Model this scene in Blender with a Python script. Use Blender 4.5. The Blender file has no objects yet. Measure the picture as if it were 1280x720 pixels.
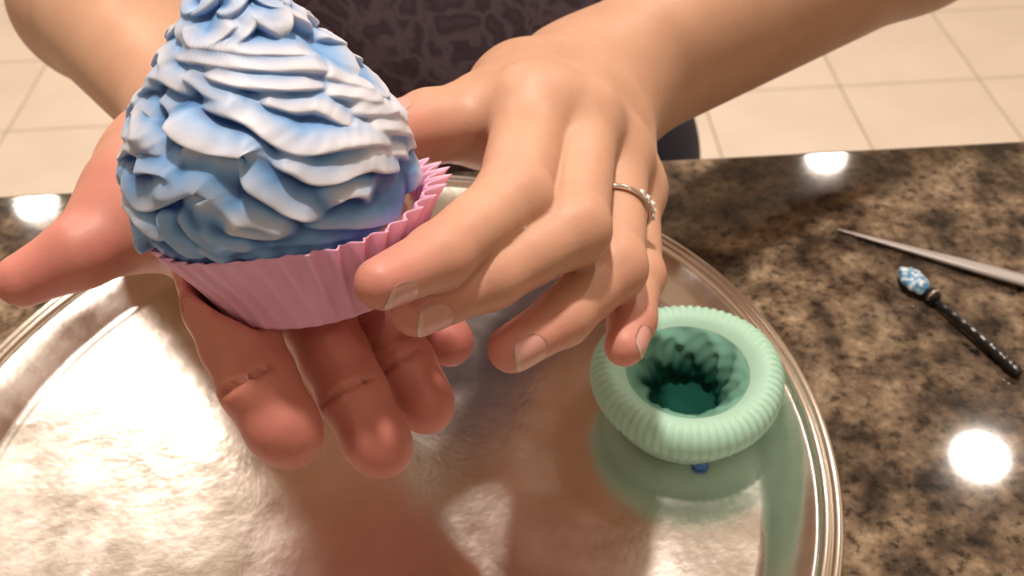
import bpy, bmesh, math, random
import numpy as np
from mathutils import Vector, Matrix

# ------------------------------------------------------------------ camera
F, PITCH, ROLL = 1250.0, math.radians(43.0), math.radians(-3.1)
TOP = 0.914                                   # height of the worktop
CAM = np.array([0, 0, TOP + 0.30])
fw = np.array([0, math.cos(PITCH), -math.sin(PITCH)])
_r = np.array([1.0, 0, 0]); _u = np.cross(_r, fw)
rt = math.cos(ROLL) * _r + math.sin(ROLL) * _u
up = -math.sin(ROLL) * _r + math.cos(ROLL) * _u
C = bpy.context.scene.collection
cd = bpy.data.cameras.new('camera'); cam = bpy.data.objects.new('camera', cd); C.objects.link(cam)
cd.sensor_width = 36; cd.lens = 36 * F / 1280; cd.clip_start = 0.01
M3 = Matrix([list(rt), list(up), list(-fw)]).transposed()
cam.matrix_world = Matrix.Translation(Vector(CAM)) @ M3.to_4x4()
cd.dof.use_dof = True; cd.dof.focus_distance = 0.245; cd.dof.aperture_fstop = 22
bpy.context.scene.camera = cam

# ------------------------------------------------------------------ world, lights, exposure
w = bpy.data.worlds.new('World'); bpy.context.scene.world = w; w.use_nodes = True
w.node_tree.nodes['Background'].inputs[0].default_value = (1.0, 0.86, 0.72, 1)
w.node_tree.nodes['Background'].inputs[1].default_value = 0.14
vs = bpy.context.scene.view_settings
vs.view_transform = 'Standard'; vs.look = 'None'; vs.exposure = -0.02; vs.gamma = 1.0; vs.use_curve_mapping = False
CEIL = 2.44
LIGHTS = [(-1.418, 2.433, 9, .10), (0.973, 2.458, 9, .10), (1.009, 1.32, 12, .10), (-0.86, 1.86, 16, .40),
          (0.02, 0.56, 23, .10), (-1.35, -0.85, 4, .10), (1.05, -0.85, 4, .10), (-0.25, 2.45, 8, .10)]
LIGHT_COL = (1.0, 0.86, 0.74)

# ------------------------------------------------------------------ helpers
def P(x, y, d): return CAM + d * ((x - 640) / F * rt - (y - 360) / F * up + fw)
def onz(x, y, z):
    r = P(x, y, 1) - CAM
    return CAM + r * (z - CAM[2]) / r[2]

def tag(o, label=None, cat=None, group=None, kind=None):
    if label: o['label'] = label
    if cat: o['category'] = cat
    if group: o['group'] = group
    if kind: o['kind'] = kind
    return o
def link(name, me, mat=None, parent=None, smooth=True):
    o = bpy.data.objects.new(name, me); C.objects.link(o)
    if mat and not me.materials: me.materials.append(mat)
    if parent: o.parent = parent; o.matrix_parent_inverse = parent.matrix_world.inverted()
    if smooth: me.polygons.foreach_set('use_smooth', [True] * len(me.polygons))
    return o
def empty(name, loc=(0, 0, 0)):
    o = bpy.data.objects.new(name, None); C.objects.link(o); o.location = loc
    o.matrix_world = Matrix.Translation(Vector(loc)); o.empty_display_size = .02
    return o
def mesh_np(name, V, Fc, col=None):
    me = bpy.data.meshes.new(name)
    if isinstance(Fc, np.ndarray):
        me.vertices.add(len(V)); me.vertices.foreach_set('co', np.asarray(V, np.float32).ravel())
        n = len(Fc); me.loops.add(4 * n); me.loops.foreach_set('vertex_index', Fc.astype(np.int32).ravel())
        me.polygons.add(n); me.polygons.foreach_set('loop_start', np.arange(0, 4 * n, 4, dtype=np.int32)); me.update(calc_edges=True); me.validate()
    else:
        me.from_pydata([tuple(map(float, v)) for v in V], [], [tuple(map(int, f)) for f in Fc]); me.update()
    if col is not None:
        a = me.color_attributes.new('tint', 'FLOAT_COLOR', 'POINT')
        a.data.foreach_set('color', np.c_[col, np.ones(len(col))].astype(np.float32).ravel())
    return me
def box_mesh(name, x0, x1, y0, y1, z0, z1, bevel=0, seg=2):
    bm = bmesh.new(); bmesh.ops.create_cube(bm, size=1)
    for v in bm.verts:
        v.co = Vector(((x0 + x1) / 2 + v.co.x * (x1 - x0), (y0 + y1) / 2 + v.co.y * (y1 - y0), (z0 + z1) / 2 + v.co.z * (z1 - z0)))
    if bevel: bmesh.ops.bevel(bm, geom=bm.edges[:], offset=bevel, segments=seg, affect='EDGES', profile=.5)
    me = bpy.data.meshes.new(name); bm.to_mesh(me); bm.free(); return me
def lathe(name, prof, n=96, rfun=None, closed=False):
    """prof: list of (r, z); rfun(theta, i) -> (dr, dz)"""
    V = []; Fc = []; m = len(prof)
    for i, (r, z) in enumerate(prof):
        for k in range(n):
            t = 2 * math.pi * k / n; dr, dz = rfun(t, i) if rfun else (0, 0)
            V.append(((r + dr) * math.cos(t), (r + dr) * math.sin(t), z + dz))
    for i in range(m if closed else m - 1):
        for k in range(n):
            a = i * n + k; b = i * n + (k + 1) % n; j = (i + 1) % m
            Fc.append((a, b, j * n + (k + 1) % n, j * n + k))
    return V, Fc

# node materials
def mat(name, base=(.8, .8, .8), rough=.5, metal=0, **kw):
    m = bpy.data.materials.new(name); m.use_nodes = True
    b = m.node_tree.nodes['Principled BSDF']
    b.inputs['Base Color'].default_value = (*base, 1); b.inputs['Roughness'].default_value = rough
    b.inputs['Metallic'].default_value = metal
    for k, v in kw.items(): b.inputs[k].default_value = v
    return m
def nd(m, t, **kw):
    n = m.node_tree.nodes.new(t)
    for k, v in kw.items():
        if k in n.inputs: n.inputs[k].default_value = v
        else: setattr(n, k, v)
    return n
def lk(m, a, b): m.node_tree.links.new(a, b)
def bsdf(m): return m.node_tree.nodes['Principled BSDF']
def coords(m, scale=(1, 1, 1)):
    t = nd(m, 'ShaderNodeTexCoord'); mp = nd(m, 'ShaderNodeMapping'); mp.inputs['Scale'].default_value = scale
    lk(m, t.outputs['Object'], mp.inputs['Vector']); return mp.outputs['Vector']
def noise(m, vec, scale, detail=4, rough=.5, dist=0):
    n = nd(m, 'ShaderNodeTexNoise'); n.inputs['Scale'].default_value = scale; n.inputs['Detail'].default_value = detail
    n.inputs['Roughness'].default_value = rough; n.inputs['Distortion'].default_value = dist
    lk(m, vec, n.inputs['Vector']); return n
def ramp(m, fac, stops):
    r = nd(m, 'ShaderNodeValToRGB'); e = r.color_ramp.elements
    while len(e) < len(stops): e.new(.5)
    for i, (p, c) in enumerate(stops): e[i].position = p; e[i].color = (*c, 1) if len(c) == 3 else c
    lk(m, fac, r.inputs['Fac']); return r.outputs['Color']
def mix(m, fac, a, b, mode='MIX'):
    n = nd(m, 'ShaderNodeMix', data_type='RGBA', blend_type=mode)
    for s, v in ((n.inputs['Factor'], fac), (n.inputs['A'], a), (n.inputs['B'], b)):
        if hasattr(v, 'is_output'): lk(m, v, s)
        else: s.default_value = v if not isinstance(v, tuple) else (*v, 1)
    # the typed sockets of the RGBA mode
    return n
def mixc(m, fac, a, b, mode='MIX'):
    n = nd(m, 'ShaderNodeMix', data_type='RGBA', blend_type=mode)
    for idx, v in ((0, fac), (6, a), (7, b)):
        s = n.inputs[idx]
        if isinstance(v, bpy.types.NodeSocket): lk(m, v, s)
        elif isinstance(v, tuple): s.default_value = (*v, 1)
        else: s.default_value = v
    return n.outputs[2]
def bump(m, h, strength=.3, dist=.001):
    b = nd(m, 'ShaderNodeBump'); b.inputs['Strength'].default_value = strength; b.inputs['Distance'].default_value = dist
    lk(m, h, b.inputs['Height']); lk(m, b.outputs['Normal'], bsdf(m).inputs['Normal']); return b

# ------------------------------------------------------------------ materials
# granite
m_gran = mat('granite', rough=.05); v = coords(m_gran)
n1 = noise(m_gran, v, 55, 6, .6); n2 = noise(m_gran, v, 210, 5, .6); n3 = noise(m_gran, v, 16, 3, .55)
c1 = ramp(m_gran, n1.outputs['Fac'], [(.33, (.020, .017, .015)), (.42, (.070, .052, .040)), (.50, (.135, .100, .073)), (.58, (.20, .155, .112)), (.68, (.31, .25, .185))])
c2 = ramp(m_gran, n2.outputs['Fac'], [(.36, (.30, .29, .28)), (.46, (.85, .83, .82)), (.60, (1.15, 1.12, 1.08)), (.70, (1.5, 1.45, 1.4))])
c3 = ramp(m_gran, n3.outputs['Fac'], [(.35, (.62, .60, .60)), (.62, (1.35, 1.33, 1.25))])
lk(m_gran, mixc(m_gran, 1.0, mixc(m_gran, 1.0, c1, c2, 'MULTIPLY'), c3, 'MULTIPLY'), bsdf(m_gran).inputs['Base Color'])
# floor tile, grout
m_tile = mat('cream_tile', rough=.32); v = coords(m_tile)
lk(m_tile, ramp(m_tile, noise(m_tile, v, 5, 4, .6).outputs['Fac'], [(.3, (.68, .60, .52)), (.7, (.76, .68, .59))]), bsdf(m_tile).inputs['Base Color'])
m_grout = mat('grout', (.42, .35, .28), .9)
# silver tray
m_tray = mat('brushed_silver', (.80, .76, .71), .2, 1.0); v = coords(m_tray)
nt = noise(m_tray, v, 22, 7, .62, .4); nt2 = noise(m_tray, v, 210, 4, .6)
lk(m_tray, ramp(m_tray, nt.outputs['Fac'], [(.35, (.15, .15, .15)), (.65, (.28, .28, .28))]), bsdf(m_tray).inputs['Roughness'])
lk(m_tray, ramp(m_tray, nt.outputs['Fac'], [(.3, (.70, .66, .62)), (.7, (.93, .90, .87))]), bsdf(m_tray).inputs['Base Color'])
bump(m_tray, nt2.outputs['Fac'], .25, .0004)
m_rim = mat('polished_silver', (.86, .82, .77), .16, 1.0)
# skin
m_skin = mat('skin', (.7, .42, .31), .5); a = nd(m_skin, 'ShaderNodeVertexColor', layer_name='tint')
v = coords(m_skin); ns = noise(m_skin, v, 60, 4, .6)
lk(m_skin, mixc(m_skin, 1.0, a.outputs['Color'], ramp(m_skin, ns.outputs['Fac'], [(.3, (.93, .9, .88)), (.7, (1.05, 1.05, 1.06))]), 'MULTIPLY'), bsdf(m_skin).inputs['Base Color'])
b = bsdf(m_skin); b.inputs['Subsurface Weight'].default_value = .35; b.inputs['Subsurface Radius'].default_value = (1, .3, .16); b.inputs['Subsurface Scale'].default_value = .006
vo = nd(m_skin, 'ShaderNodeTexVoronoi'); vo.inputs['Scale'].default_value = 900; lk(m_skin, v, vo.inputs['Vector']); bump(m_skin, vo.outputs['Distance'], .12, .0003)
m_nail = mat('fingernail', (.74, .37, .33), .36); a = nd(m_nail, 'ShaderNodeVertexColor', layer_name='tint'); lk(m_nail, a.outputs['Color'], bsdf(m_nail).inputs['Base Color']); bsdf(m_nail).inputs['Subsurface Weight'].default_value = .3; bsdf(m_nail).inputs['Subsurface Scale'].default_value = .004
# frosting, liner, cake
m_frost = mat('frosting', rough=.48); a = nd(m_frost, 'ShaderNodeVertexColor', layer_name='tint'); lk(m_frost, a.outputs['Color'], bsdf(m_frost).inputs['Base Color'])
b = bsdf(m_frost); b.inputs['Subsurface Weight'].default_value = .25; b.inputs['Subsurface Radius'].default_value = (.6, .8, 1); b.inputs['Subsurface Scale'].default_value = .003
v = coords(m_frost); bump(m_frost, noise(m_frost, v, 500, 3, .5).outputs['Fac'], .12, .0006)
m_liner = mat('pink_paper', (.97, .46, .68), .55); b = bsdf(m_liner); b.inputs['Subsurface Weight'].default_value = .3; b.inputs['Subsurface Radius'].default_value = (1, .5, .6); b.inputs['Subsurface Scale'].default_value = .003
v = coords(m_liner); bump(m_liner, noise(m_liner, v, 300, 3, .5).outputs['Fac'], .15, .0006)
m_cake = mat('cake_crumb', (.75, .55, .32), .9)
m_green = mat('mint_paper', (.41, .67, .55), .55); b = bsdf(m_green); b.inputs['Subsurface Weight'].default_value = .35; b.inputs['Subsurface Radius'].default_value = (.6, 1, .8); b.inputs['Subsurface Scale'].default_value = .004
m_teal = mat('teal_paper', (.08, .36, .27), .5)
m_blue = mat('blue_frosting', (.045, .17, .48), .4)
m_plast = mat('grey_plastic', (.34, .31, .30), .35)
m_black = mat('black_plastic', (.012, .011, .011), .25)
m_chrome = mat('ring_metal', (.85, .82, .78), .15, 1.0)
m_gem = mat('gem', (.95, .95, .95), .03); bsdf(m_gem).inputs['IOR'].default_value = 2.0
# clothing
m_shirt = mat('patterned_fabric', rough=.85); v = coords(m_shirt)
vo = nd(m_shirt, 'ShaderNodeTexVoronoi', feature='DISTANCE_TO_EDGE'); vo.inputs['Scale'].default_value = 55
nn = noise(m_shirt, v, 30, 3, .5); lk(m_shirt, mixc(m_shirt, .06, v, nn.outputs['Color']), vo.inputs['Vector'])
lk(m_shirt, ramp(m_shirt, vo.outputs['Distance'], [(.03, (.24, .21, .30)), (.2, (.12, .10, .16)), (.45, (.17, .15, .22))]), bsdf(m_shirt).inputs['Base Color'])
bump(m_shirt, vo.outputs['Distance'], .4, .002)
m_jean = mat('denim', (.035, .04, .075), .9)
m_hair = mat('hair', (.06, .035, .02), .5)
m_shoe = mat('shoe_rubber', (.05, .05, .05), .6)
m_wall = mat('wall_paint', (.74, .66, .55), .8); m_ceil = mat('ceiling_paint', (.82, .77, .70), .9)
m_wood = mat('cabinet_wood', (.20, .10, .05), .45); m_white = mat('white_trim', (.85, .83, .8), .5)

# ------------------------------------------------------------------ the room
G = .3085; X0 = -1.10 - 5 * G; Y0 = 1.90 - 12 * G; NX, NY = 16, 18; X1 = X0 + NX * G; Y1 = Y0 + NY * G
floor = tag(link('floor', box_mesh('floor', X0, X1, Y0, Y1, -.05, -.0025), m_grout, smooth=False), kind='structure')
tm = box_mesh('tile', -G / 2 + .0022, G / 2 - .0022, -G / 2 + .0022, G / 2 - .0022, -.004, 0, .0012, 1); tm.materials.append(m_tile)
for i in range(NX):
    for j in range(NY):
        o = bpy.data.objects.new('tile', tm); C.objects.link(o); o.parent = floor
        o.location = (X0 + (i + .5) * G, Y0 + (j + .5) * G, 0)
tag(link('ceiling', box_mesh('ceiling', X0, X1, Y0, Y1, CEIL, CEIL + .05), m_ceil, smooth=False), kind='structure')
for nm, bx in (('wall_left', (X0 - .1, X0, Y0, Y1)), ('wall_right', (X1, X1 + .1, Y0, Y1)), ('wall_back', (X0 - .1, X1 + .1, Y1, Y1 + .1)), ('wall_front', (X0 - .1, X1 + .1, Y0 - .1, Y0))):
    tag(link(nm, box_mesh(nm, *bx, 0, CEIL), m_wall, smooth=False), kind='structure')
for nm, bx in (('baseboard_left', (X0, X0 + .015, Y0, Y1)), ('baseboard_right', (X1 - .015, X1, Y0, Y1)), ('baseboard_back', (X0, X1, Y1 - .015, Y1))):
    tag(link(nm, box_mesh(nm, *bx, 0, .09, .003), m_white, smooth=False), kind='structure')

# recessed lights
names = ['recessed ceiling downlight at the far left of the kitchen', 'recessed ceiling downlight at the far right of the kitchen',
         'recessed ceiling downlight over the right end of the counter', 'round flush ceiling lamp left behind the person, mirrored in the tray', 'recessed ceiling downlight just above the person behind the counter',
         'added unseen ceiling fill light at the near left of the kitchen', 'added unseen ceiling fill light at the near right of the kitchen',  # unseen lamps, added to light the hands from the camera side
         'recessed ceiling downlight far behind the middle of the counter']
m_lens = mat('lamp_lens', (1, 1, 1), .5); b = bsdf(m_lens); b.inputs['Emission Color'].default_value = (*LIGHT_COL, 1); b.inputs['Emission Strength'].default_value = 8
for k, (x, y, pw, dia) in enumerate(LIGHTS):
    S_ = dia / .124
    e = tag(empty('recessed_light', (x, y, CEIL)), names[k], 'light', 'recessed ceiling downlights' if dia < .2 else None)
    V, Fc = lathe('trim_ring', [(.062 * S_, -.004), (.062 * S_ + .004, -.007), (.062 * S_ + .02, -.006), (.062 * S_ + .024, 0), (.062 * S_, 0)], 40, closed=True)
    o = link('trim_ring', mesh_np('trim_ring', V, Fc), m_white); o.parent = e
    V, Fc = lathe('lens', [(.0001, -.002), (.062 * S_, -.002), (.062 * S_, -.0005), (.0001, -.0005)], 40, closed=True)
    o = link('lens', mesh_np('lens', V, Fc), m_lens); o.parent = e
    ld = bpy.data.lights.new('downlight_lamp', 'AREA'); ld.shape = 'DISK'; ld.size = dia; ld.energy = pw; ld.color = LIGHT_COL
    lo = bpy.data.objects.new('downlight_lamp', ld); C.objects.link(lo); lo.parent = e; lo.location = (0, 0, -.012)

# island
EDGE = .412
isl = tag(empty('kitchen_island', (0, -.05, 0)), 'brown speckled granite kitchen counter under the round silver tray', 'counter')
o = link('countertop', box_mesh('countertop', -1.15, 1.15, -.55, EDGE, TOP - .032, TOP, .004, 3), m_gran, isl, False)
o = link('cabinet_body', box_mesh('cabinet_body', -1.10, 1.10, -.50, .36, .10, TOP - .0325), m_wood, isl, False)
o = link('toe_kick', box_mesh('toe_kick', -1.06, 1.06, -.46, .31, 0, .10), m_black, isl, False)
for k in range(4):
    x = -1.08 + k * .54
    d = link('cabinet_door', box_mesh('cabinet_door', x + .01, x + .53, .36, .378, .12, .86, .004, 1), m_wood, isl, False)
    link('handle', box_mesh('handle', x + .46, x + .472, .379, .398, .70, .80, .003, 1), m_chrome, d, False)

# ------------------------------------------------------------------ tray
TR = .1660; tc = np.array([-.0560, .2250, TOP])
tray = tag(empty('serving_tray', tuple(tc)), 'large round silver metal tray with a rolled rim on the granite', 'tray')
R2 = TR - .0230
prof = [(.0001, .0030), (R2 * .5, .0030), (R2 - .003, .0030), (R2, .0036), (R2 + .0012, .0046), (R2 + .008, .0092), (R2 + .0140, .0134), (R2 + .0155, .0138)]
under = [(r, z - .0012) for r, z in prof[::-1]]; under[-1] = (.0001, .0018)
V, Fc = lathe('plate', prof + [(R2 + .0156, .0130)] + under, 180)
link('plate', mesh_np('plate', np.array(V) + tc, Fc), m_tray, tray)
def torus(r0, z0, a, n=180, m=14):
    pr = [(r0 + a * math.cos(2 * math.pi * i / m), z0 + a * math.sin(2 * math.pi * i / m)) for i in range(m)]
    return lathe('t', pr, n, closed=True)
for rr, zz, aa in ((TR - .0056, .0139, .0020), (TR - .0018, .0132, .0022)):
    V, Fc = torus(rr, zz, aa); V = np.array(V)
    link('rim_bead', mesh_np('rim_bead', V + tc, [f[::-1] for f in Fc]), m_rim, tray)

# ------------------------------------------------------------------ implicit surfaces (numpy surface nets on sparse blocks)
def smin(a, b, k):
    h = np.clip(.5 + .5 * (b - a) / k, 0, 1)
    return b * (1 - h) + a * h - k * h * (1 - h)
def rc(p, a, b, ra, rb):
    a = np.asarray(a, np.float32); b = np.asarray(b, np.float32); ab = b - a; L = float(ab @ ab) + 1e-12
    q = p - a; t = np.clip(q @ ab / L, 0, 1)[:, None]
    return np.sqrt(((q - t * ab) ** 2).sum(1)) - (ra + (rb - ra) * t[:, 0])
def nets(fn, lo, hi, h, margin=.006, B=8):
    lo = np.array(lo, float); hi = np.array(hi, float); nb = np.ceil((hi - lo) / (h * B)).astype(int)
    ii = np.stack(np.meshgrid(*[np.arange(n) for n in nb], indexing='ij'), -1).reshape(-1, 3)
    cen = lo + (ii + .5) * h * B
    d = fn(cen.astype(np.float32)); act = ii[np.abs(d) < .87 * h * B + margin]
    n1 = B + 1; loc = np.stack(np.meshgrid(*[np.arange(n1)] * 3, indexing='ij'), -1).reshape(-1, 3)
    D = np.empty((len(act), n1 ** 3), np.float32)
    for s in range(0, len(act), 400):
        g = act[s:s + 400, None, :] * B + loc[None]
        D[s:s + 400] = fn((lo + g * h).reshape(-1, 3).astype(np.float32)).reshape(-1, n1 ** 3)
    D = D.reshape(-1, n1, n1, n1); S = D < 0
    dims = nb * B + 2
    key = lambda g: (g[..., 0] * dims[1] + g[..., 1]) * dims[2] + g[..., 2]
    c = S[:, :B, :B, :B].astype(np.int8)
    tot = sum(S[:, i:i + B, j:j + B, k:k + B].astype(np.int8) for i in (0, 1) for j in (0, 1) for k in (0, 1))
    bi, x, y, z = np.nonzero((tot > 0) & (tot < 8))
    cell = act[bi] * B + np.stack([x, y, z], -1)
    ids = key(cell); acc = np.zeros((len(bi), 3)); cnt = np.zeros(len(bi))
    cor = [(i, j, k) for i in (0, 1) for j in (0, 1) for k in (0, 1)]
    vals = {q: D[bi, x + q[0], y + q[1], z + q[2]] for q in cor}
    for q in cor:
        for ax in range(3):
            if q[ax]: continue
            r = list(q); r[ax] = 1; a_, b_ = vals[q], vals[tuple(r)]
            m = (a_ < 0) != (b_ < 0); t = np.where(m, a_ / np.where(m, a_ - b_, 1), 0)
            pt = np.repeat(np.array([q], float), len(bi), 0); pt[:, ax] += t
            acc[m] += pt[m]; cnt[m] += 1
    V = lo + (cell + acc / cnt[:, None]) * h
    o = np.argsort(ids); sid = ids[o]
    quads = []
    for ax in range(3):
        sl = [slice(0, B)] * 3; s2 = list(sl); s2[ax] = slice(1, B + 1)
        A = S[(slice(None), *sl)]; Bb = S[(slice(None), *s2)]
        bi2, x, y, z = np.nonzero(A != Bb); g = act[bi2] * B + np.stack([x, y, z], -1)
        flip = A[bi2, x, y, z]; u, w_ = [(1, 2), (2, 0), (0, 1)][ax]; q = []
        for du, dw in ((0, 0), (-1, 0), (-1, -1), (0, -1)):
            gg = g.copy(); gg[:, u] += du; gg[:, w_] += dw; kk = key(gg)
            p_ = np.clip(np.searchsorted(sid, kk), 0, len(sid) - 1); q.append(np.where(sid[p_] == kk, o[p_], -1))
        q = np.stack(q, 1); ok = (q >= 0).all(1); q = q[ok]; fl = flip[ok]
        q[~fl] = q[~fl][:, ::-1]; quads.append(q)
    Q = np.concatenate(quads)
    for _ in range(2): V = V - step(fn, V)
    return V, Q
def grad(fn, V, e=4e-4):
    V = V.astype(np.float32); g = np.empty_like(V)
    for ax in range(3):
        d = np.zeros(3, np.float32); d[ax] = e
        g[:, ax] = (fn(V + d) - fn(V - d)) / (2 * e)
    return g
def step(fn, V, target=0):
    g = grad(fn, V); d = fn(V.astype(np.float32)) - target; n2 = (g ** 2).sum(1)
    s = (d / np.maximum(n2, .2))[:, None] * g
    L = np.linalg.norm(s, axis=1, keepdims=True); return s * np.minimum(1, .0006 / np.maximum(L, 1e-9))

# ------------------------------------------------------------------ cupcake
e_, a_ = math.radians(26), math.radians(8)
cu = math.cos(a_) * up - math.sin(a_) * rt
AX = math.cos(e_) * cu - math.sin(e_) * fw
SX = np.cross(AX, fw); SX = -SX / np.linalg.norm(SX)
if SX @ rt < 0: SX = -SX
TX = np.cross(AX, SX)                          # AX x SX: away from the viewer
CC = P(361, 252, .250); HC = .0225; RT, RB = .0352, .0262
base = CC - AX * HC
MC = Matrix([list(SX), list(TX), list(AX)]).transposed().to_4x4(); MC.translation = Vector(base)
cup = tag(empty('cupcake', tuple(base)), 'cupcake in pink pleated paper with ruffled blue and white frosting, held in both hands', 'cupcake')
cup.matrix_world = MC
W = lambda V: np.asarray(V) @ np.array([SX, TX, AX]) + base            # local -> world
def LC(p): q = p - base.astype(np.float32); return q @ np.stack([SX, TX, AX], 1).astype(np.float32)
NP = 38; nv = 26; SH = .0035
prof = [(RB + (RT - RB) * (i / (nv - 1)) ** 1.15 , HC * i / (nv - 1)) for i in range(nv)]
def pleat(t, i, s=1):
    v_ = i / (nv - 1); rt_ = (1 + math.cos(t - .1)) / 2; amp = .00015 + (.0006 + .0019 * rt_ ** 2) * v_ ** 1.7
    return (.0022 * rt_ ** 2 * v_ ** 6 - .0006 * (1 - rt_) * v_ ** 4 + amp * (math.cos(NP * t + .5 * math.sin(3 * t)) + .3 * math.cos(2 * NP * t)) * (1 + .25 * math.sin(5 * t + 1)), .0006 * v_ ** 3 * math.sin(4 * t + 2) - .0011 * (1 - rt_) * v_ ** 3 + .0007 * rt_ * v_ ** 6 * math.cos(NP * t))
allp = [(.0001, 0)] + prof + [(r - .0006, z) for r, z in prof[::-1]] + [(.0001, .0006)]
def rf(t, i):
    if i == 0 or i == 2 * nv + 1: return (0, 0)
    j = i - 1 if i <= nv else 2 * nv - i
    return pleat(t, j)
V, Fc = lathe('paper_liner', allp, NP * 10, rf); V = np.array(V); V[:, 0] += SH * (1 - np.clip(V[:, 2] / HC, 0, 1))
link('paper_liner', mesh_np('paper_liner', W(V), Fc), m_liner, cup)
V, Fc = lathe('cake', [(.0001, .001), (RB - .0025, .001), (RT - .0045, HC - .006), (.024, HC - .004), (.0001, HC)], 64)
link('cake', mesh_np('cake', W(V), Fc), m_cake, cup)

hs = np.array([-.006, -.002, .002, .008, .018, .026, .035, .045, .056, .07]); rs = np.array([.0265, .0312, .0328, .0322, .0305, .0262, .0195, .0110, .001, -.012])
def dome(p):
    q = LC(p); h = q[:, 2] - HC; rho = np.sqrt((q[:, 0] + .0020) ** 2 + (q[:, 1] + .0008) ** 2)
    return np.maximum((rho - np.interp(h, hs, rs)) * .82, -.004 - h)
def hit(px, py):
    o_ = CAM; d_ = P(px, py, 1) - CAM; d_ = d_ / np.linalg.norm(d_); t = .15; best = (9, t)
    for _ in range(90):
        dd = float(dome((o_ + d_ * t)[None].astype(np.float32))[0])
        if dd < best[0]: best = (dd, t)
        if dd < 1e-5: break
        t += max(dd * .8, .00015)
        if t > .34: t = best[1]; break
    p_ = o_ + d_ * t; g = grad(dome, p_[None])[0]; return p_, g / np.linalg.norm(g)
RID = [  # (raise mm, radius mm, whiteness, points on the frosting)
 (3.0, 2.3, .95, [(262, 90), (280, 99), (300, 106), (325, 110), (350, 112), (375, 112), (400, 109)]),
 (2.6, 2.2, .7, [(240, 92), (255, 103), (270, 116), (287, 125), (305, 131)]),
 (2.6, 2.2, .9, [(320, 127), (335, 130), (350, 134), (366, 139), (387, 137), (405, 143), (420, 154), (440, 158)]),
 (3.4, 2.4, .9, [(262, 131), (278, 136), (295, 141), (312, 149), (327, 159), (340, 170), (357, 182), (374, 188), (396, 185), (425, 179), (455, 174), (480, 178)]),
 (4.2, 2.2, 1.0, [(226, 146), (234, 157), (243, 168), (256, 175), (275, 181), (297, 185), (314, 187), (322, 195), (319, 206)]),
 (2.4, 2.2, .75, [(318, 206), (300, 210), (282, 207), (268, 199), (250, 197), (232, 194)]),
 (3.6, 2.2, .95, [(305, 214), (318, 221), (332, 231), (346, 241), (360, 252), (378, 259), (398, 263)]),
 (3.4, 2.4, .85, [(335, 200), (352, 202), (369, 206), (388, 216), (410, 214), (430, 205), (450, 200), (468, 206), (490, 208)]),
 (3.0, 2.0, .8, [(404, 254), (409, 243), (420, 236), (435, 233), (449, 236), (457, 245)]),
 (1.6, 1.7, .65, [(380, 276), (403, 277), (430, 276), (457, 274), (482, 268), (500, 256)]),
 (2.6, 2.6, .95, [(283, 276), (303, 266), (325, 268), (345, 276), (366, 283)]),
 (2.0, 2.2, .85, [(283, 278), (305, 282), (330, 286), (360, 285)]),
 (3.0, 1.9, .55, [(180, 212), (192, 207), (208, 208), (224, 212), (234, 222)]),
 (3.2, 2.0, .65, [(200, 233), (216, 233), (233, 231), (250, 226), (264, 230), (266, 240), (254, 247), (236, 250)]),
 (3.0, 2.0, .6, [(262, 231), (276, 236), (284, 245), (276, 256), (262, 262), (248, 262)]),
 (2.4, 2.1, .35, [(214, 258), (217, 272), (222, 288), (236, 303), (256, 312)]),
 (2.0, 1.6, .5, [(232, 258), (240, 274), (252, 290), (272, 303), (296, 309)]),
 (1.8, 1.6, .6, [(258, 282), (272, 293), (292, 301), (318, 305)]),
 (1.5, 1.6, .6, [(252, 303), (270, 313), (292, 319)]),
 (2.6, 2.8, .85, [(168, 150), (172, 138), (182, 128), (193, 124)]),
 (2.6, 2.6, .8, [(166, 160), (176, 166), (190, 170), (206, 168)]),
 (2.2, 2.2, .6, [(170, 178), (186, 182), (204, 186), (222, 190)]),
 (2.4, 2.2, .35, [(164, 200), (163, 216), (168, 232)]),
 (2.0, 2.4, .7, [(168, 244), (178, 260), (190, 276), (206, 290)]),
 (2.6, 2.3, .8, [(196, 98), (210, 96), (222, 100), (235, 108), (248, 114)]),
 (2.0, 2.0, .6, [(213, 122), (222, 131), (228, 142)]),
 (2.0, 2.0, .5, [(186, 108), (190, 122), (198, 138), (210, 148)]),
 (2.4, 2.6, 1.0, [(395, 96), (415, 103), (438, 112), (458, 122)]),
 (2.6, 2.6, 1.0, [(400, 118), (422, 122), (446, 127), (468, 134)]),
 (2.6, 2.8, 1.0, [(430, 140), (452, 142), (474, 144), (490, 152)]),
 (2.4, 2.6, 1.0, [(448, 160), (470, 160), (492, 164), (503, 174)]),
 (1.8, 2.4, .8, [(440, 190), (465, 188), (488, 188), (504, 196)]),
 (1.3, 2.0, .3, [(300, 317), (330, 318), (365, 314), (400, 309), (440, 301), (475, 290), (500, 276)]),
 (1.0, 2.0, .2, [(320, 300), (350, 299), (380, 297), (420, 292), (455, 285)]),
 (3.0, 2.2, .85, [(232, 74), (262, 78), (300, 86), (340, 90), (380, 90), (408, 92)]),
 (2.6, 2.2, .8, [(240, 58), (270, 62), (310, 70), (350, 72), (390, 74)]),
]
rng = random.Random(5)
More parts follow.
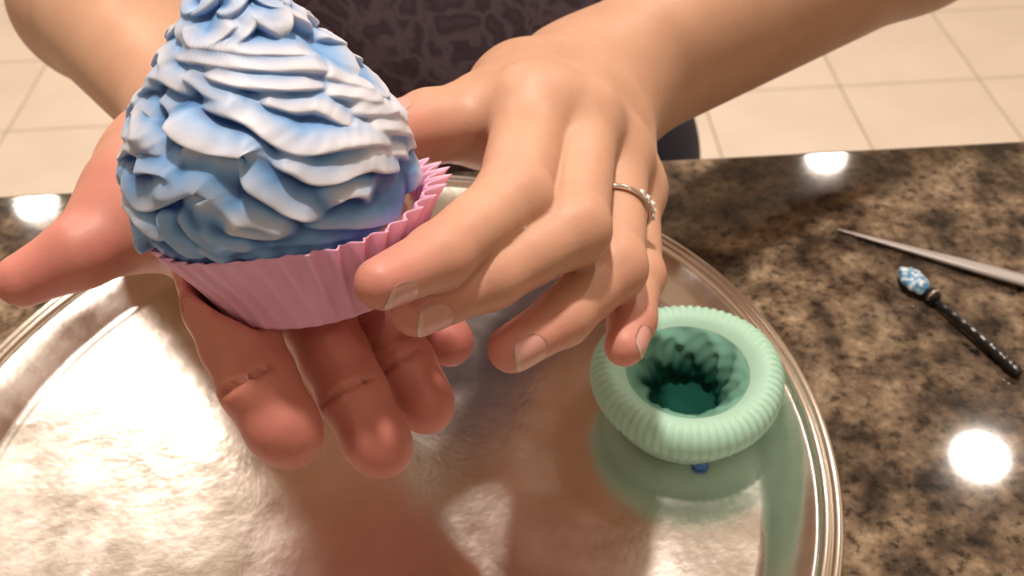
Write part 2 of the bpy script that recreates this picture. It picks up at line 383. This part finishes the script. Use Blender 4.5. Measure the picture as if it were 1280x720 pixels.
# the coat of frosting: a (theta, h) grid on the dome, lifted into lips that slope back above and drop off below
NT, NH = 760, 300
hh = np.interp(np.linspace(0, 1, NH), np.linspace(0, 1, 60), np.interp(np.linspace(0, 1, 60), [0, .08, 1], [-.0055, -.001, .0562]))
rad_ = np.interp(hh, hs, rs); ker = np.ones(13) / 13; rad_ = np.convolve(np.pad(rad_, 6, mode='edge'), ker, 'valid'); rad_[-1] = 1e-5
tt = np.arange(NT) * 2 * math.pi / NT
GX = np.stack([rad_[:, None] * np.cos(tt) - .0020, rad_[:, None] * np.sin(tt) - .0008, np.repeat((hh + HC)[:, None], NT, 1)], -1).reshape(-1, 3)
dr = np.gradient(rad_, hh); nn_ = np.stack([np.cos(tt)[None] + 0 * dr[:, None], np.sin(tt)[None] + 0 * dr[:, None], -dr[:, None] + 0 * tt[None]], -1).reshape(-1, 3)
nn_ /= np.linalg.norm(nn_, axis=1, keepdims=True)
dn_ = np.stack([-nn_[:, 2] * np.repeat(1, len(nn_)) * np.tile(np.cos(tt), NH), -nn_[:, 2] * np.tile(np.sin(tt), NH), np.hypot(nn_[:, 0], nn_[:, 1])], -1) * -1   # down the slope
lift = np.zeros(len(GX)); crest = np.zeros(len(GX)); wcol = np.zeros(len(GX)); slide = np.zeros((len(GX), 3))
def add_ridge(S, N, rz, rr, wt):
    S = np.array([LC(np.asarray(s_, np.float32)[None])[0] for s_ in S]); N = np.array([[n_ @ SX, n_ @ TX, n_ @ AX] for n_ in N])
    k = np.linspace(0, len(S) - 1, len(S) * 7); f = np.arange(len(S))
    S = np.stack([np.interp(k, f, S[:, i]) for i in range(3)], 1); N = np.stack([np.interp(k, f, N[:, i]) for i in range(3)], 1)
    for _ in range(4): S[1:-1] = (S[:-2] + S[1:-1] * 2 + S[2:]) / 4; N[1:-1] = (N[:-2] + N[1:-1] * 2 + N[2:]) / 4
    T = np.gradient(S, axis=0); U = np.cross(N, T); U /= np.linalg.norm(U, axis=1, keepdims=True) + 1e-12
    T /= np.linalg.norm(T, axis=1, keepdims=True) + 1e-12
    m = ((GX > S.min(0) - .012) & (GX < S.max(0) + .012)).all(1); idx = np.nonzero(m)[0]
    if not len(idx): return
    p = GX[idx]; D2 = ((p[:, None] - S[None]) ** 2).sum(2); j = D2.argmin(1); v = p - S[j]
    a = (v * U[j]).sum(1); e = (v * T[j]).sum(1); u = j / (len(S) - 1)
    end = np.clip(np.minimum(u, 1 - u) * 5 + .25, 0, 1) ** .6 * np.exp(-(e / .0012) ** 2)
    back, front = rr * 2.2, rr * .75
    g = np.where(a > 0, np.exp(-(a / back) ** 1.5), np.exp(-(np.abs(a) / front) ** 3))
    z = rz * end * g; tot = np.maximum(lift[idx], z) + .15 * np.minimum(lift[idx], z)
    win = z > lift[idx]; sl = slide[idx]; sl[win] = (-U[j] * (z * .55 * np.exp(-(np.abs(a) / (rr * 1.1)) ** 2))[:, None])[win]; slide[idx] = sl
    c_ = wt * end * np.where(a > 0, np.exp(-(a / (rr * .95)) ** 2), np.exp(-(np.abs(a) / (rr * .5)) ** 3)); lift[idx] = tot; crest[idx] = np.maximum(crest[idx], c_)
for rz, rr, wt, pl in RID:
    S = []; N = []
    for q in pl:
        s_, n_ = hit(*q); S.append(s_); N.append(n_)
    add_ridge(S, N, rz * .00135, rr * .001, wt)
for lev in range(9):                     # the side and top the camera does not see carry the same folds
    h0 = .003 + lev * .0058; th = -.35 + rng.random() * .3
    lim = math.pi + .35
    if h0 > .038: th, lim = 0, 2 * math.pi
    while th < lim:
        span = rng.uniform(.5, .95); S = []; N = []; n = 8; r0 = np.interp(h0, hs, rs)
        if r0 < .004: break
        ph = rng.random() * 6
        for i in range(n):
            t = th + span * i / (n - 1); h = h0 + .0022 * math.sin(ph + 3.2 * i / n * 2); r = np.interp(h, hs, rs)
            p_ = W([[r * math.cos(t), r * math.sin(t), HC + h]])[0]; g = grad(dome, p_[None])[0]; S.append(p_); N.append(g / np.linalg.norm(g))
        add_ridge(S, N, .0036, .0023, rng.uniform(.4, 1)); th += span * .86
L2 = lift.reshape(NH, NT); S2 = slide.reshape(NH, NT, 3)
def blur(A, n=1):
    for _ in range(n):
        A = (np.roll(A, 1, 1) + 2 * A + np.roll(A, -1, 1)) / 4
        A = np.concatenate([A[:1], (A[:-2] + 2 * A[1:-1] + A[2:]) / 4, A[-1:]])
    return A
L2 = blur(L2, 7); S2 = blur(S2, 8)
edge = np.clip((hh + .0055) / .003, 0, 1)[:, None] * np.clip((.0562 - hh) / .004, 0, 1)[:, None]
x_, y_, z_ = GX[:, 0], GX[:, 1], GX[:, 2]
fine = .0001 * np.sin(x_ * 900 + 6 * np.sin(z_ * 210) + 3 * np.sin(y_ * 300)) * np.sin(z_ * 1100 + 4 * np.sin(x_ * 160)) + .00018 * np.sin(z_ * 760 + 3 * np.sin(x_ * 120 + y_ * 90))
V = GX + nn_ * ((L2 + fine.reshape(NH, NT)) * edge).reshape(-1, 1) + (S2 * edge[..., None]).reshape(-1, 3)
ii_, kk_ = np.meshgrid(np.arange(NH - 1), np.arange(NT), indexing='ij'); kn = (kk_ + 1) % NT
Q = np.stack([ii_ * NT + kk_, ii_ * NT + kn, (ii_ + 1) * NT + kn, (ii_ + 1) * NT + kk_], -1).reshape(-1, 4)
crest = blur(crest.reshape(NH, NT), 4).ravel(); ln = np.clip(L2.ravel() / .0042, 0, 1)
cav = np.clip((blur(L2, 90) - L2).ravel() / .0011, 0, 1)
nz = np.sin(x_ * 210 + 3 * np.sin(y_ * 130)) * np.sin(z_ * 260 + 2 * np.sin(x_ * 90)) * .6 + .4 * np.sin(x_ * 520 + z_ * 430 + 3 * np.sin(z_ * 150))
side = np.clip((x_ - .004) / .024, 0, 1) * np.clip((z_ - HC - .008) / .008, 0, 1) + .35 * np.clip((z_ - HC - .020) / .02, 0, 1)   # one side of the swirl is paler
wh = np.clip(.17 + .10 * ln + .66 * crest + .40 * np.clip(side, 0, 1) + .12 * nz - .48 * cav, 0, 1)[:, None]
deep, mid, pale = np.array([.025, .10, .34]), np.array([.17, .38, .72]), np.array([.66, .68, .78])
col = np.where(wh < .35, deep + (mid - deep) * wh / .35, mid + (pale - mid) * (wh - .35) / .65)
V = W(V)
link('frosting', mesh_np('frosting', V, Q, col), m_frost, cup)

# ------------------------------------------------------------------ the person
class Limb: pass
def finger(pts, rs_): return [P(*p) for p in pts], rs_
LH = dict(
 index=finger([(668, 142, .300), (640, 250, .262), (547, 322, .2355), (476, 354, .2185)], [.0118, .0098, .0078, .0059]),
 middle=finger([(725, 152, .308), (715, 287, .268), (613, 346, .250), (521, 389, .238)], [.0118, .0098, .0080, .0062]),
 ring=finger([(768, 192, .322), (765, 335, .285), (703, 397, .270), (640, 436, .260)], [.0112, .0094, .0076, .0064]),
 pinky=finger([(787, 238, .335), (797, 345, .306), (790, 400, .292), (781, 432, .284)], [.0100, .0078, .0068, .0060]),
 thumb=finger([(655, 125, .350), (606, 152, .318), (538, 158, .298), (482, 170, .284)], [.0160, .0122, .0108, .0088]))
LW, LE = P(738, 118, .385), P(1140, -100, .46)
RH = dict(
 index=finger([(255, 282, .284), (281, 380, .249), (322, 478, .241), (361, 544, .243)], [.0120, .0100, .0092, .0083]),
 middle=finger([(340, 290, .297), (397, 400, .266), (441, 493, .2575), (477, 560, .257)], [.0118, .0095, .0088, .0080]),
 ring=finger([(402, 290, .308), (466, 390, .280), (506, 457, .273), (534, 509, .273)], [.0113, .0091, .0083, .0074]),
 pinky=finger([(450, 290, .316), (505, 362, .296), (540, 404, .290), (563, 429, .288)], [.0102, .0080, .0072, .0065]),
 thumb=finger([(235, 205, .330), (180, 254, .297), (98, 317, .277), (30, 350, .273)], [.0190, .0135, .0098, .0075]))
RW, RE = P(285, 160, .36), P(138, -2, .47)
LS, RS = np.array([.13, .62, 1.24]), np.array([-.20, .62, 1.24])
def arm_fn(H, Wp, Ep, Sp, palm_extra, pads=False):
    order = ['index', 'middle', 'ring', 'pinky', 'thumb']
    acr = H['pinky'][0][0] - H['index'][0][0]; acr = acr / np.linalg.norm(acr)
    w1, w2 = Wp - acr * .0115, Wp + acr * .0115
    ea = acr * .008
    grooves = []                             # creases across the joints on the palm side of the open hand
    for k_ in (order[:4] if pads else ()):
        J, R_ = H[k_]
        for i in (1, 2):
            ax = J[i + 1] - J[i - 1]; ax /= np.linalg.norm(ax); dd = -fw * (1 if pads else .9) - (0 if pads else up * .3); n_ = dd - ax * (dd @ ax); n_ /= np.linalg.norm(n_); sd_ = np.cross(ax, n_)
            for off_ in ((-.0011, .0011) if (pads and i == 1) else (0,) if pads else (-.0016, 0, .0016)):
                for q0, q1 in ((-50, -17), (-17, 17), (17, 50)):
                    w_ = .62 if not pads else 1; q0_, q1_ = math.radians(q0 * w_), math.radians(q1 * w_); R0 = R_[i] * 1.0 + .0003
                    c_ = J[i] + ax * off_
                    grooves.append((c_ + R0 * (math.cos(q0_) * n_ + math.sin(q0_) * sd_), c_ + R0 * (math.cos(q1_) * n_ + math.sin(q1_) * sd_), .0007 if pads else .0004))
    def fn(p):
        pal = rc(p, Wp, H['middle'][0][0], .019, .0125)
        for k_ in ('index', 'ring', 'pinky'): pal = smin(pal, rc(p, Wp + (w1 - Wp if k_ == 'index' else w2 - Wp) * .7, H[k_][0][0], .0165, H[k_][1][0]), .010)
        pal = smin(pal, rc(p, H['index'][0][0], H['pinky'][0][0], .0100, .0085), .012)
        for a, b, ra, rb in palm_extra: pal = smin(pal, rc(p, a, b, ra, rb), .012)
        arm = smin(rc(p, w1, Ep - ea, .0185, .035), rc(p, w2, Ep + ea, .0175, .033), .012)
        arm = smin(arm, rc(p, Ep, Sp, .036, .045), .02)
        pal = smin(pal, arm, .016)
        out = None
        for k_ in order:
            J, R_ = H[k_]; f_ = None
            for i in range(3):
                s_ = rc(p, J[i], J[i + 1], R_[i], R_[i + 1]) if not (k_ == 'thumb' and i == 0) else rc(p, J[0], J[1], R_[0], R_[1])
                f_ = s_ if f_ is None else smin(f_, s_, .003)
            # knuckle swelling
            if not pads or k_ == 'thumb': f_ = smin(f_, np.sqrt(((p - J[1].astype(np.float32)) ** 2).sum(1)) - R_[1] * .99, .003)
            else:                            # soft pads between the creases on the palm side
                for i, (u_, g_) in enumerate(((.5, 1.0), (.5, 1.0), (.75, 1.04))):
                    c_ = J[i] + (J[i + 1] - J[i]) * u_ - fw * .0010; r_ = (R_[i] + R_[i + 1]) / 2 * g_
                    if i: f_ = smin(f_, np.sqrt(((p - c_.astype(np.float32)) ** 2).sum(1)) - r_, .0025)
            v_ = smin(pal, f_, .006 if k_ != 'thumb' else .016)
            out = v_ if out is None else smin(out, v_, .0005)
        for a, b, r_ in grooves:
            lo_, hi_ = np.minimum(a, b) - .004, np.maximum(a, b) + .004
            idx = np.nonzero(((p > lo_) & (p < hi_)).all(1))[0]
            if len(idx): out[idx] = -smin(-out[idx], rc(p[idx], a, b, r_, r_), .0008)
        return out
    return fn
LX = [(LH['thumb'][0][0], LH['index'][0][0], .013, .010), (LW, LH['thumb'][0][0], .02, .016), (LH['thumb'][0][1], LH['index'][0][0], .008, .009)]
th0 = P(222, 222, .316)
RX = [(RW, th0, .022, .0205), (th0, RH['thumb'][0][1], .0195, .0135), (th0, RH['index'][0][0], .017, .012), (RW, RH['pinky'][0][0], .02, .0125),
      (RH['thumb'][0][1], RH['index'][0][0], .009, .010)]
fL = arm_fn(LH, LW, LE, LS, LX); fR0 = arm_fn(RH, RW, RE, RS, RX, True)
def fR(p):                               # the palm gives way under the cupcake resting in it
    q = LC(p); rho = np.sqrt((q[:, 0] - SH * (1 - np.clip(q[:, 2] / HC, 0, 1))) ** 2 + q[:, 1] ** 2)
    c_ = np.maximum(rho - (RB + .0014 + (RT - RB) * np.clip(q[:, 2] / HC, 0, 1.6)), np.maximum(-.0004 - q[:, 2], q[:, 2] - .06))
    return -smin(-fR0(p), c_, .0015)
def bounds(H, pts, m=.03):
    A = np.array([j for k_ in H for j in H[k_][0]] + pts); return A.min(0) - m, A.max(0) + m
def cut(fn, E, S, m=.16):               # fine mesh ends part-way up the upper arm, inside the sleeve
    n = (S - E) / np.linalg.norm(S - E)
    return lambda p: np.maximum(fn(p), (p - (E + n * m).astype(np.float32)) @ n.astype(np.float32))
tan, red, palmc = np.array([.62, .37, .25]), np.array([.64, .23, .21]), np.array([.58, .235, .18])
parts = []
for H, Wp, Ep, Sp, f_, palm_side in ((LH, LW, LE, LS, fL, 0), (RH, RW, RE, RS, fR, 1)):
    n = (Sp - Ep) / np.linalg.norm(Sp - Ep); lo_, hi_ = bounds(H, [Wp, Ep, Ep + n * .12], .055)
    V, Q = nets(cut(f_, Ep, Sp, .11), lo_, hi_, .0012)
    t_ = np.zeros(len(V)); jr = np.zeros(len(V))
    for k_ in H:
        J, R_ = H[k_]; t_ = np.maximum(t_, np.exp(-(np.linalg.norm(V - J[3], axis=1) / .014) ** 2))
        for j_ in (1, 2): jr = np.maximum(jr, np.exp(-(np.linalg.norm(V - J[j_], axis=1) / .012) ** 2))
    hand = np.exp(-np.maximum(0, np.linalg.norm(V - H['middle'][0][1], axis=1) - .075) / .03)[:, None]
    base_c = tan * (1 - hand) + (palmc if palm_side else np.array([.62, .36, .245])) * hand
    k1 = np.clip(t_ * .75 + jr * .15, 0, 1)[:, None]
    parts.append((V, Q, base_c * (1 - k1) + red * k1))
# torso, neck, head
PX = -.035; sh = np.array([PX, .60, 1.25])
def torso(p, g=0.0):
    q = p.copy(); q[:, 1] = (q[:, 1] - .60) * 1.35 + .60
    d = rc(q, (PX, .60, .95), (PX, .60, 1.02), .135 + g, .118 + g)
    d = smin(d, rc(q, (PX, .60, 1.02), (PX, .60, 1.18), .118 + g, .145 + g), .05)
    d = smin(d, rc(q, (PX - .13, .60, 1.24), (PX + .13, .60, 1.24), .055 + g, .055 + g), .06)
    for sg, Sp, Ep in ((-1, RS, RE), (1, LS, LE)):
        n = (Ep - Sp) / np.linalg.norm(Ep - Sp); d = smin(d, rc(p, Sp, Sp + n * .12 if g else Ep, .0445 + g * 1.1, .042 + g * 1.4 if g else .0352), .03)
    return d
HC_ = np.array([PX, .55, 1.52])
def headf(p):
    d = rc(p, (PX, .61, 1.25), (PX, .59, 1.45), .055, .05)
    d = smin(d, rc(p, HC_ + [0, .02, .03], HC_ + [0, -.01, -.03], .083, .068), .03)
    d = smin(d, rc(p, HC_ + [0, -.035, -.06], HC_ + [0, -.045, -.075], .04, .03), .03)
    d = smin(d, rc(p, HC_ + [0, -.082, .0], HC_ + [0, -.1, -.025], .007, .012), .01)
    for s in (-1, 1):
        d = smin(d, rc(p, HC_ + [s * .083, .015, .015], HC_ + [s * .08, .012, -.02], .010, .007), .006)
        d = np.maximum(d, -rc(p, HC_ + [s * .03, -.098, .0], HC_ + [s * .034, -.098, .0], .018, .018) * 1.0)
        d = smin(d, rc(p, HC_ + [s * .03, -.063, .0], HC_ + [s * .033, -.063, .0], .013, .013), .003)
    d = smin(d, rc(p, HC_ + [-.018, -.083, -.053], HC_ + [.018, -.083, -.053], .006, .006), .006)
    return d
body_f = lambda p: smin(torso(p, 0), headf(p), .02)
V, Q = nets(body_f, (PX - .36, .36, .80), (PX + .36, .80, 1.68), .006, .02); parts.append((V, Q, np.repeat(tan[None], len(V), 0)))
Vs = []; Qs = []; Cs = []; off = 0
for V, Q, c_ in parts: Vs.append(V); Qs.append(Q + off); Cs.append(c_); off += len(V)
person = tag(empty('person', (PX, .60, 0)), 'person in a patterned blue-grey top behind the counter, both bare hands holding the frosted cupcake', 'person')
link('body', mesh_np('body', np.concatenate(Vs), np.concatenate(Qs), np.concatenate(Cs)), m_skin, person)
def shirtf(p):
    d = torso(p, .009) + .0035 * np.sin(p[:, 0] * 55 + 3 * np.sin(p[:, 2] * 14)) * np.sin(p[:, 2] * 22 + 1)
    d = np.maximum(d, -(np.sqrt(((p - np.array([PX, .57, 1.36], np.float32)) ** 2).sum(1)) - .10))
    return np.maximum(d, .80 - p[:, 2])
def hem(p):                               # the top hangs down over the hips
    q = p.copy(); q[:, 1] = (q[:, 1] - .60) * 1.35 + .60
    return rc(q, (PX, .60, .80), (PX, .60, .95), .155, .143) + .003 * np.sin(p[:, 0] * 70)
sf = lambda p: np.maximum(smin(shirtf(p), hem(p), .02), .80 - p[:, 2])
V, Q = nets(sf, (PX - .36, .38, .74), (PX + .36, .82, 1.40), .005, .02)
link('shirt', mesh_np('shirt', V, Q), m_shirt, person)
def jeans(p):
    q = p.copy(); q[:, 1] = (q[:, 1] - .60) * 1.25 + .60
    d = rc(q, (PX - .04, .60, .82), (PX + .04, .60, .82), .115, .115)
    for s in (-1, 1):
        d = smin(d, rc(p, (PX + s * .085, .60, .78), (PX + s * .09, .59, .45), .092, .065), .02)
        d = smin(d, rc(p, (PX + s * .09, .59, .45), (PX + s * .095, .61, .08), .062, .052), .02)
    return np.maximum(d, .05 - p[:, 2])
V, Q = nets(jeans, (PX - .26, .44, .02), (PX + .26, .80, .99), .009, .02)
link('trousers', mesh_np('trousers', V, Q), m_jean, person)
for s in (-1, 1):
    sf_ = lambda p: np.maximum(smin(rc(p, (PX + s * .095, .62, .045), (PX + s * .11, .48, .032), .045, .034), rc(p, (PX + s * .095, .62, .05), (PX + s * .095, .62, .09), .044, .042), .02), .001 - p[:, 2])
    V, Q = nets(sf_, (PX + s * .10 - .08, .40, -.01), (PX + s * .10 + .08, .70, .16), .006, .01)
    link('shoe', mesh_np('shoe', V, Q), m_shoe, person)
hair_f = lambda p: np.maximum(smin(rc(p, HC_ + [0, .03, .035], HC_ + [0, .03, -.02], .094, .088), rc(p, HC_ + [0, .07, -.02], HC_ + [0, .085, -.16], .06, .04), .03), -rc(p, HC_ + [0, -.09, -.02], HC_ + [0, -.1, -.1], .085, .085))
V, Q = nets(hair_f, HC_ - [.12, .12, .24], HC_ + [.12, .17, .16], .005, .01)
link('hair', mesh_np('hair', V, Q), m_hair, person)

# fingernails
def nail(H, k_, fn, dors, long=1.0, wid=50):
    J, R_ = H[k_]; T, Dp, r = J[3], J[2], R_[3]; a = (T - Dp) / np.linalg.norm(T - Dp)
    n = dors - a * (dors @ a); n /= np.linalg.norm(n); b = np.cross(a, n); nu, nvv = 13, 11; V = []
    for j in range(nvv):
        v_ = j / (nvv - 1); s = (-1.05 + v_ * 1.75 * long) * r
        wv = math.radians(wid) * (1 - .25 * (2 * v_ - 1) ** 4 - .12 * (1 - v_))
        for i in range(nu):
            f = (i / (nu - 1) * 2 - 1); ph = f * wv; R0 = r * 1.02
            V.append(T + a * (s - .22 * r * f * f * (1 if v_ > .5 else -1) * abs(2 * v_ - 1)) + R0 * (math.cos(ph) * n + math.sin(ph) * b))
    V = np.array(V)
    for _ in range(6): V = V - step(fn, V, .00012)
    Fc = [(j * nu + i, j * nu + i + 1, (j + 1) * nu + i + 1, (j + 1) * nu + i) for j in range(nvv - 1) for i in range(nu - 1)]
    g = grad(fn, V); g /= np.linalg.norm(g, axis=1, keepdims=True)
    V2 = np.r_[V, V - g * .0007]; N = len(V); Fa = Fc + [tuple(N + x for x in f[::-1]) for f in Fc]
    edge = [i for i in range(nu)] + [j * nu + nu - 1 for j in range(1, nvv)] + [(nvv - 1) * nu + i for i in range(nu - 2, -1, -1)] + [j * nu for j in range(nvv - 2, 0, -1)]
    Fa += [(edge[i], edge[(i + 1) % len(edge)], N + edge[(i + 1) % len(edge)], N + edge[i]) for i in range(len(edge))]
    tc_ = np.array([(.77, .50, .43) if j >= nvv - 2 else (.74, .37, .33) for j in range(nvv) for i in range(nu)])
    link('fingernail', mesh_np('fingernail', V2, Fa, np.r_[tc_, tc_]), m_nail, person)
nail(LH, 'index', fL, -fw * .75 - up * .65)
nail(LH, 'middle', fL, -fw * .75 - up * .65)
nail(LH, 'ring', fL, -fw * .85 - up * .5)
nail(LH, 'pinky', fL, -fw * .7 - up * .35 + rt * .6)
nail(LH, 'thumb', fL, up)
for k_ in ('index', 'middle', 'ring', 'pinky'): nail(RH, k_, fR, fw)
nail(RH, 'thumb', fR, fw * .7 + up * .6)

# finger ring
J, R_ = LH['ring']; f = .56; rc_ = J[0] + (J[1] - J[0]) * f; ax = (J[1] - J[0]) / np.linalg.norm(J[1] - J[0])
rr = R_[0] + (R_[1] - R_[0]) * f + .0009
b1 = np.cross(ax, fw); b1 /= np.linalg.norm(b1); b2 = np.cross(ax, b1)
ringo = tag(empty('finger_ring', tuple(rc_)), 'thin silver ring with small clear stones on the ring finger of the hand at right', 'ring')
V, Fc = lathe('band', [(rr + .0007 * math.cos(t), .0009 * math.sin(t)) for t in np.linspace(0, 2 * math.pi, 9)[:-1]], 64, closed=True); V = np.array(V)
link('band', mesh_np('band', V[:, :1] * b1 + V[:, 1:2] * b2 + V[:, 2:] * ax + rc_, [q_[::-1] for q_ in Fc]), m_chrome, ringo)
gv = [(0, 0, 1), (0, 0, -.8)] + [(math.cos(t), math.sin(t), .25) for t in np.linspace(0, 2 * math.pi, 9)[:-1]]
gf = [(0, 2 + i, 2 + (i + 1) % 8) for i in range(8)] + [(1, 2 + (i + 1) % 8, 2 + i) for i in range(8)]
out = rt * .8 - fw * .5; out = out - ax * (out @ ax); out /= np.linalg.norm(out)
for dphi in (-26, -13, 0, 13, 26):
    t = math.radians(dphi); d_ = out * math.cos(t) + np.cross(ax, out) * math.sin(t); u1 = np.cross(d_, ax); s_ = .0011 if dphi else .0013
    link('gemstone', mesh_np('gemstone', [rc_ + d_ * (rr + .0009) + s_ * (g_[0] * u1 + g_[1] * ax + g_[2] * d_) for g_ in gv], gf), m_gem, ringo, False)

# ------------------------------------------------------------------ mint baking cup on the tray
gc = onz(853, 516, TOP + .003); gc[2] = TOP + .0032
mint = tag(empty('baking_cup', tuple(gc)), 'empty mint green pleated baking cup with a thick rolled rim, standing on the silver tray', 'baking cup')
NG = 66
gp = [(.0001, 0), (.0220, 0), (.0250, .0012), (.0274, .005), (.0290, .010), (.0302, .0135), (.0328, .0160), (.0350, .0200), (.0354, .0240), (.0344, .0275),
      (.0322, .0300), (.0292, .0310), (.0258, .0300), (.0226, .0275)]
gi = [(.0198, .0250), (.0168, .0212), (.0142, .0160), (.0124, .0100), (.0118, .0050), (.0001, .0042)]
gp = [(r_ * .99, z_ * .87) for r_, z_ in gp]; gi = [(r_, z_ * .87) for r_, z_ in gi]
def dens(pr, k=4):
    o_ = []
    for i in range(len(pr) - 1):
        p0 = pr[max(i - 1, 0)]; p1 = pr[i]; p2 = pr[i + 1]; p3 = pr[min(i + 2, len(pr) - 1)]
        for j in range(k):
            t = j / k; f = lambda c: .5 * (2 * p1[c] + (-p0[c] + p2[c]) * t + (2 * p0[c] - 5 * p1[c] + 4 * p2[c] - p3[c]) * t * t + (-p0[c] + 3 * p1[c] - 3 * p2[c] + p3[c]) * t ** 3)
            o_.append((max(f(0), .0001), f(1)))
    return o_ + [pr[-1]]
outer = dens(gp); inner = dens([gp[-1]] + gi)
def rgo(t, i):
    v_ = i / (len(outer) - 1); k = min(1, max(0, (v_ - .12) * 4)) * (1 if v_ < .82 else max(.15, (1 - v_) / .18))
    wv = abs(math.sin(NG * t / 2)) - .6
    return (.0006 * k * wv + .0004 * math.sin(3 * t) * k, 0.0005 * k * wv * (1 if v_ > .6 else 0) + .0006 * k * math.sin(2 * t + 1))
V, Fc = lathe('case', outer, NG * 8, rgo); link('case', mesh_np('case', np.array(V) + gc, Fc), m_green, mint)
def rgi(t, i):
    v_ = i / (len(inner) - 1); k = math.sin(math.pi * min(v_ * 1.1, 1)) if v_ < .95 else 0
    return (.0015 * k * (math.sin(9 * t + 5 * v_ * 3 + 1.5 * math.sin(2 * t)) * .6 + .5 * math.sin(17 * t - 9 * v_) * math.sin(6 * v_ * 3 + t * 2)), .0009 * k * math.sin(7 * t + 8 * v_))
V, Fc = lathe('case_lining', inner, 240, rgi); V = np.array(V)
tz = np.clip((V[:, 2] - .012) / .019, 0, 1)[:, None]  # shade of the deep hole put into the lining colour, darkest at the bottom
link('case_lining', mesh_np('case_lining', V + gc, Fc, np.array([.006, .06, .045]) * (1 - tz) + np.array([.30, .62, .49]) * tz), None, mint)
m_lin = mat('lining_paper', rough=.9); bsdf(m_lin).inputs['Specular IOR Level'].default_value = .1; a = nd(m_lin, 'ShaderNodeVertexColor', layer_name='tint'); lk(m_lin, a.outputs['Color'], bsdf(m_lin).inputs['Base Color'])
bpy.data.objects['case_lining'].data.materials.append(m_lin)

# blue frosting smear
def blob(name, c, rx, ry, rz, m, seed=0, sub=3, amp=.12, parent=None, rot=0):
    bm = bmesh.new(); bmesh.ops.create_icosphere(bm, subdivisions=sub, radius=1)
    R = random.Random(seed); ph = [R.random() * 6 for _ in range(6)]
    for v in bm.verts:
        x, y, z = v.co; s = 1 + amp * (math.sin(3 * x + ph[0]) * math.sin(4 * y + ph[1]) + math.sin(5 * z + ph[2] + 3 * x) * .6 + .5 * math.sin(9 * x + 7 * y + ph[3]))
        X, Y = x * s * rx, y * s * ry; v.co = Vector((X * math.cos(rot) - Y * math.sin(rot), X * math.sin(rot) + Y * math.cos(rot), max(z * s, -.55) * rz))
    me = bpy.data.meshes.new(name); bm.to_mesh(me); bm.free(); me.transform(Matrix.Translation(Vector(c)))
    return link(name, me, m, parent)
sc = onz(875, 582, TOP + .0035)
o = blob('frosting_smear', (sc[0], sc[1], TOP + .0042), .0030, .0022, .0020, m_blue, 3); tag(o, 'small dab of blue frosting on the tray in front of the mint cup', 'frosting')

# spoon with blue frosting
def tube(name, pts, rad, m, parent=None, n=14, flat=1.0):
    V = []; Fc = []; pts = [np.asarray(p, float) for p in pts]
    for i, p in enumerate(pts):
        t = pts[min(i + 1, len(pts) - 1)] - pts[max(i - 1, 0)]; t /= np.linalg.norm(t); s = np.cross(t, (0, 0, 1)); s /= np.linalg.norm(s); u = np.cross(s, t)
        for k in range(n):
            a = 2 * math.pi * k / n; V.append(p + rad[i] * (math.cos(a) * s + math.sin(a) * flat * u))
    for i in range(len(pts) - 1):
        for k in range(n): Fc.append((i * n + k, i * n + (k + 1) % n, (i + 1) * n + (k + 1) % n, (i + 1) * n + k))
    Fc += [tuple(range(n))[::-1], tuple((len(pts) - 1) * n + k for k in range(n))]
    return link(name, mesh_np(name, V, Fc), m, parent)
s0 = onz(1166, 369, TOP + .004); s1 = onz(1276, 464, TOP + .004); sd = (s1 - s0) / np.linalg.norm(s1 - s0); hd = onz(1142, 351, TOP + .004)
spoon = tag(empty('small_spoon', (s0[0], s0[1], TOP)), 'small black-handled spoon tipped with blue frosting, lying on the granite', 'spoon')
pts = []; rad = []
L = np.linalg.norm(s1 - s0)
for i in range(60):
    t = i / 59; pts.append(s0 + sd * L * t + np.array([0, 0, -.0018 + .0010 * math.sin(t * 3.1)])); rad.append((.0016 + .0009 * t) * (1 + .07 * math.sin(t * 58)) * (1 if t < .97 else .8))
tube('handle', pts, rad, m_black, spoon)
tube('ferrule', [s0 - sd * .003, s0 - sd * .001, s0 + sd * .002, s0 + sd * .003], [.0022, .0030, .0028, .0018], m_black, spoon)
tube('ferrule_band', [s0 - sd * .0002, s0 + sd * .0004, s0 + sd * .001], [.0030, .0033, .0030], m_chrome, spoon)
ang = math.atan2(sd[1], sd[0])
blob('spoon_bowl', (hd[0], hd[1], TOP + .0021), .0078, .0046, .0020, m_black, 1, 3, .0, spoon, ang)
m_gl = mat('glitter_frosting', rough=.25); v = coords(m_gl); ng = noise(m_gl, v, 420, 4, .6)
lk(m_gl, ramp(m_gl, ng.outputs['Fac'], [(.4, (.06, .22, .42)), (.5, (.2, .38, .55)), (.6, (.75, .82, .88))]), bsdf(m_gl).inputs['Base Color']); bump(m_gl, ng.outputs['Fac'], .6, .001)
tag(blob('frosting_coating', (hd[0], hd[1], TOP + .0044), .0080, .0050, .0034, m_gl, 8, 4, .09, spoon, ang), 'blue and white frosting coating the spoon bowl')

# tapered plastic pick
a0 = onz(1047, 287, TOP + .001); a1 = onz(1330, 366, TOP + .003)
pts = []; rad = []
for i in range(30):
    t = i / 29; pts.append(a0 + (a1 - a0) * t + np.array([0, 0, .0002 + .0004 * t])); rad.append(.0006 + .0030 * min(t * 1.5, 1))
pk = tube('plastic_pick', pts, rad, m_plast, None, 12, .45)
tag(pk, 'long tapered translucent grey plastic stick lying on the granite above the spoon', 'stick')
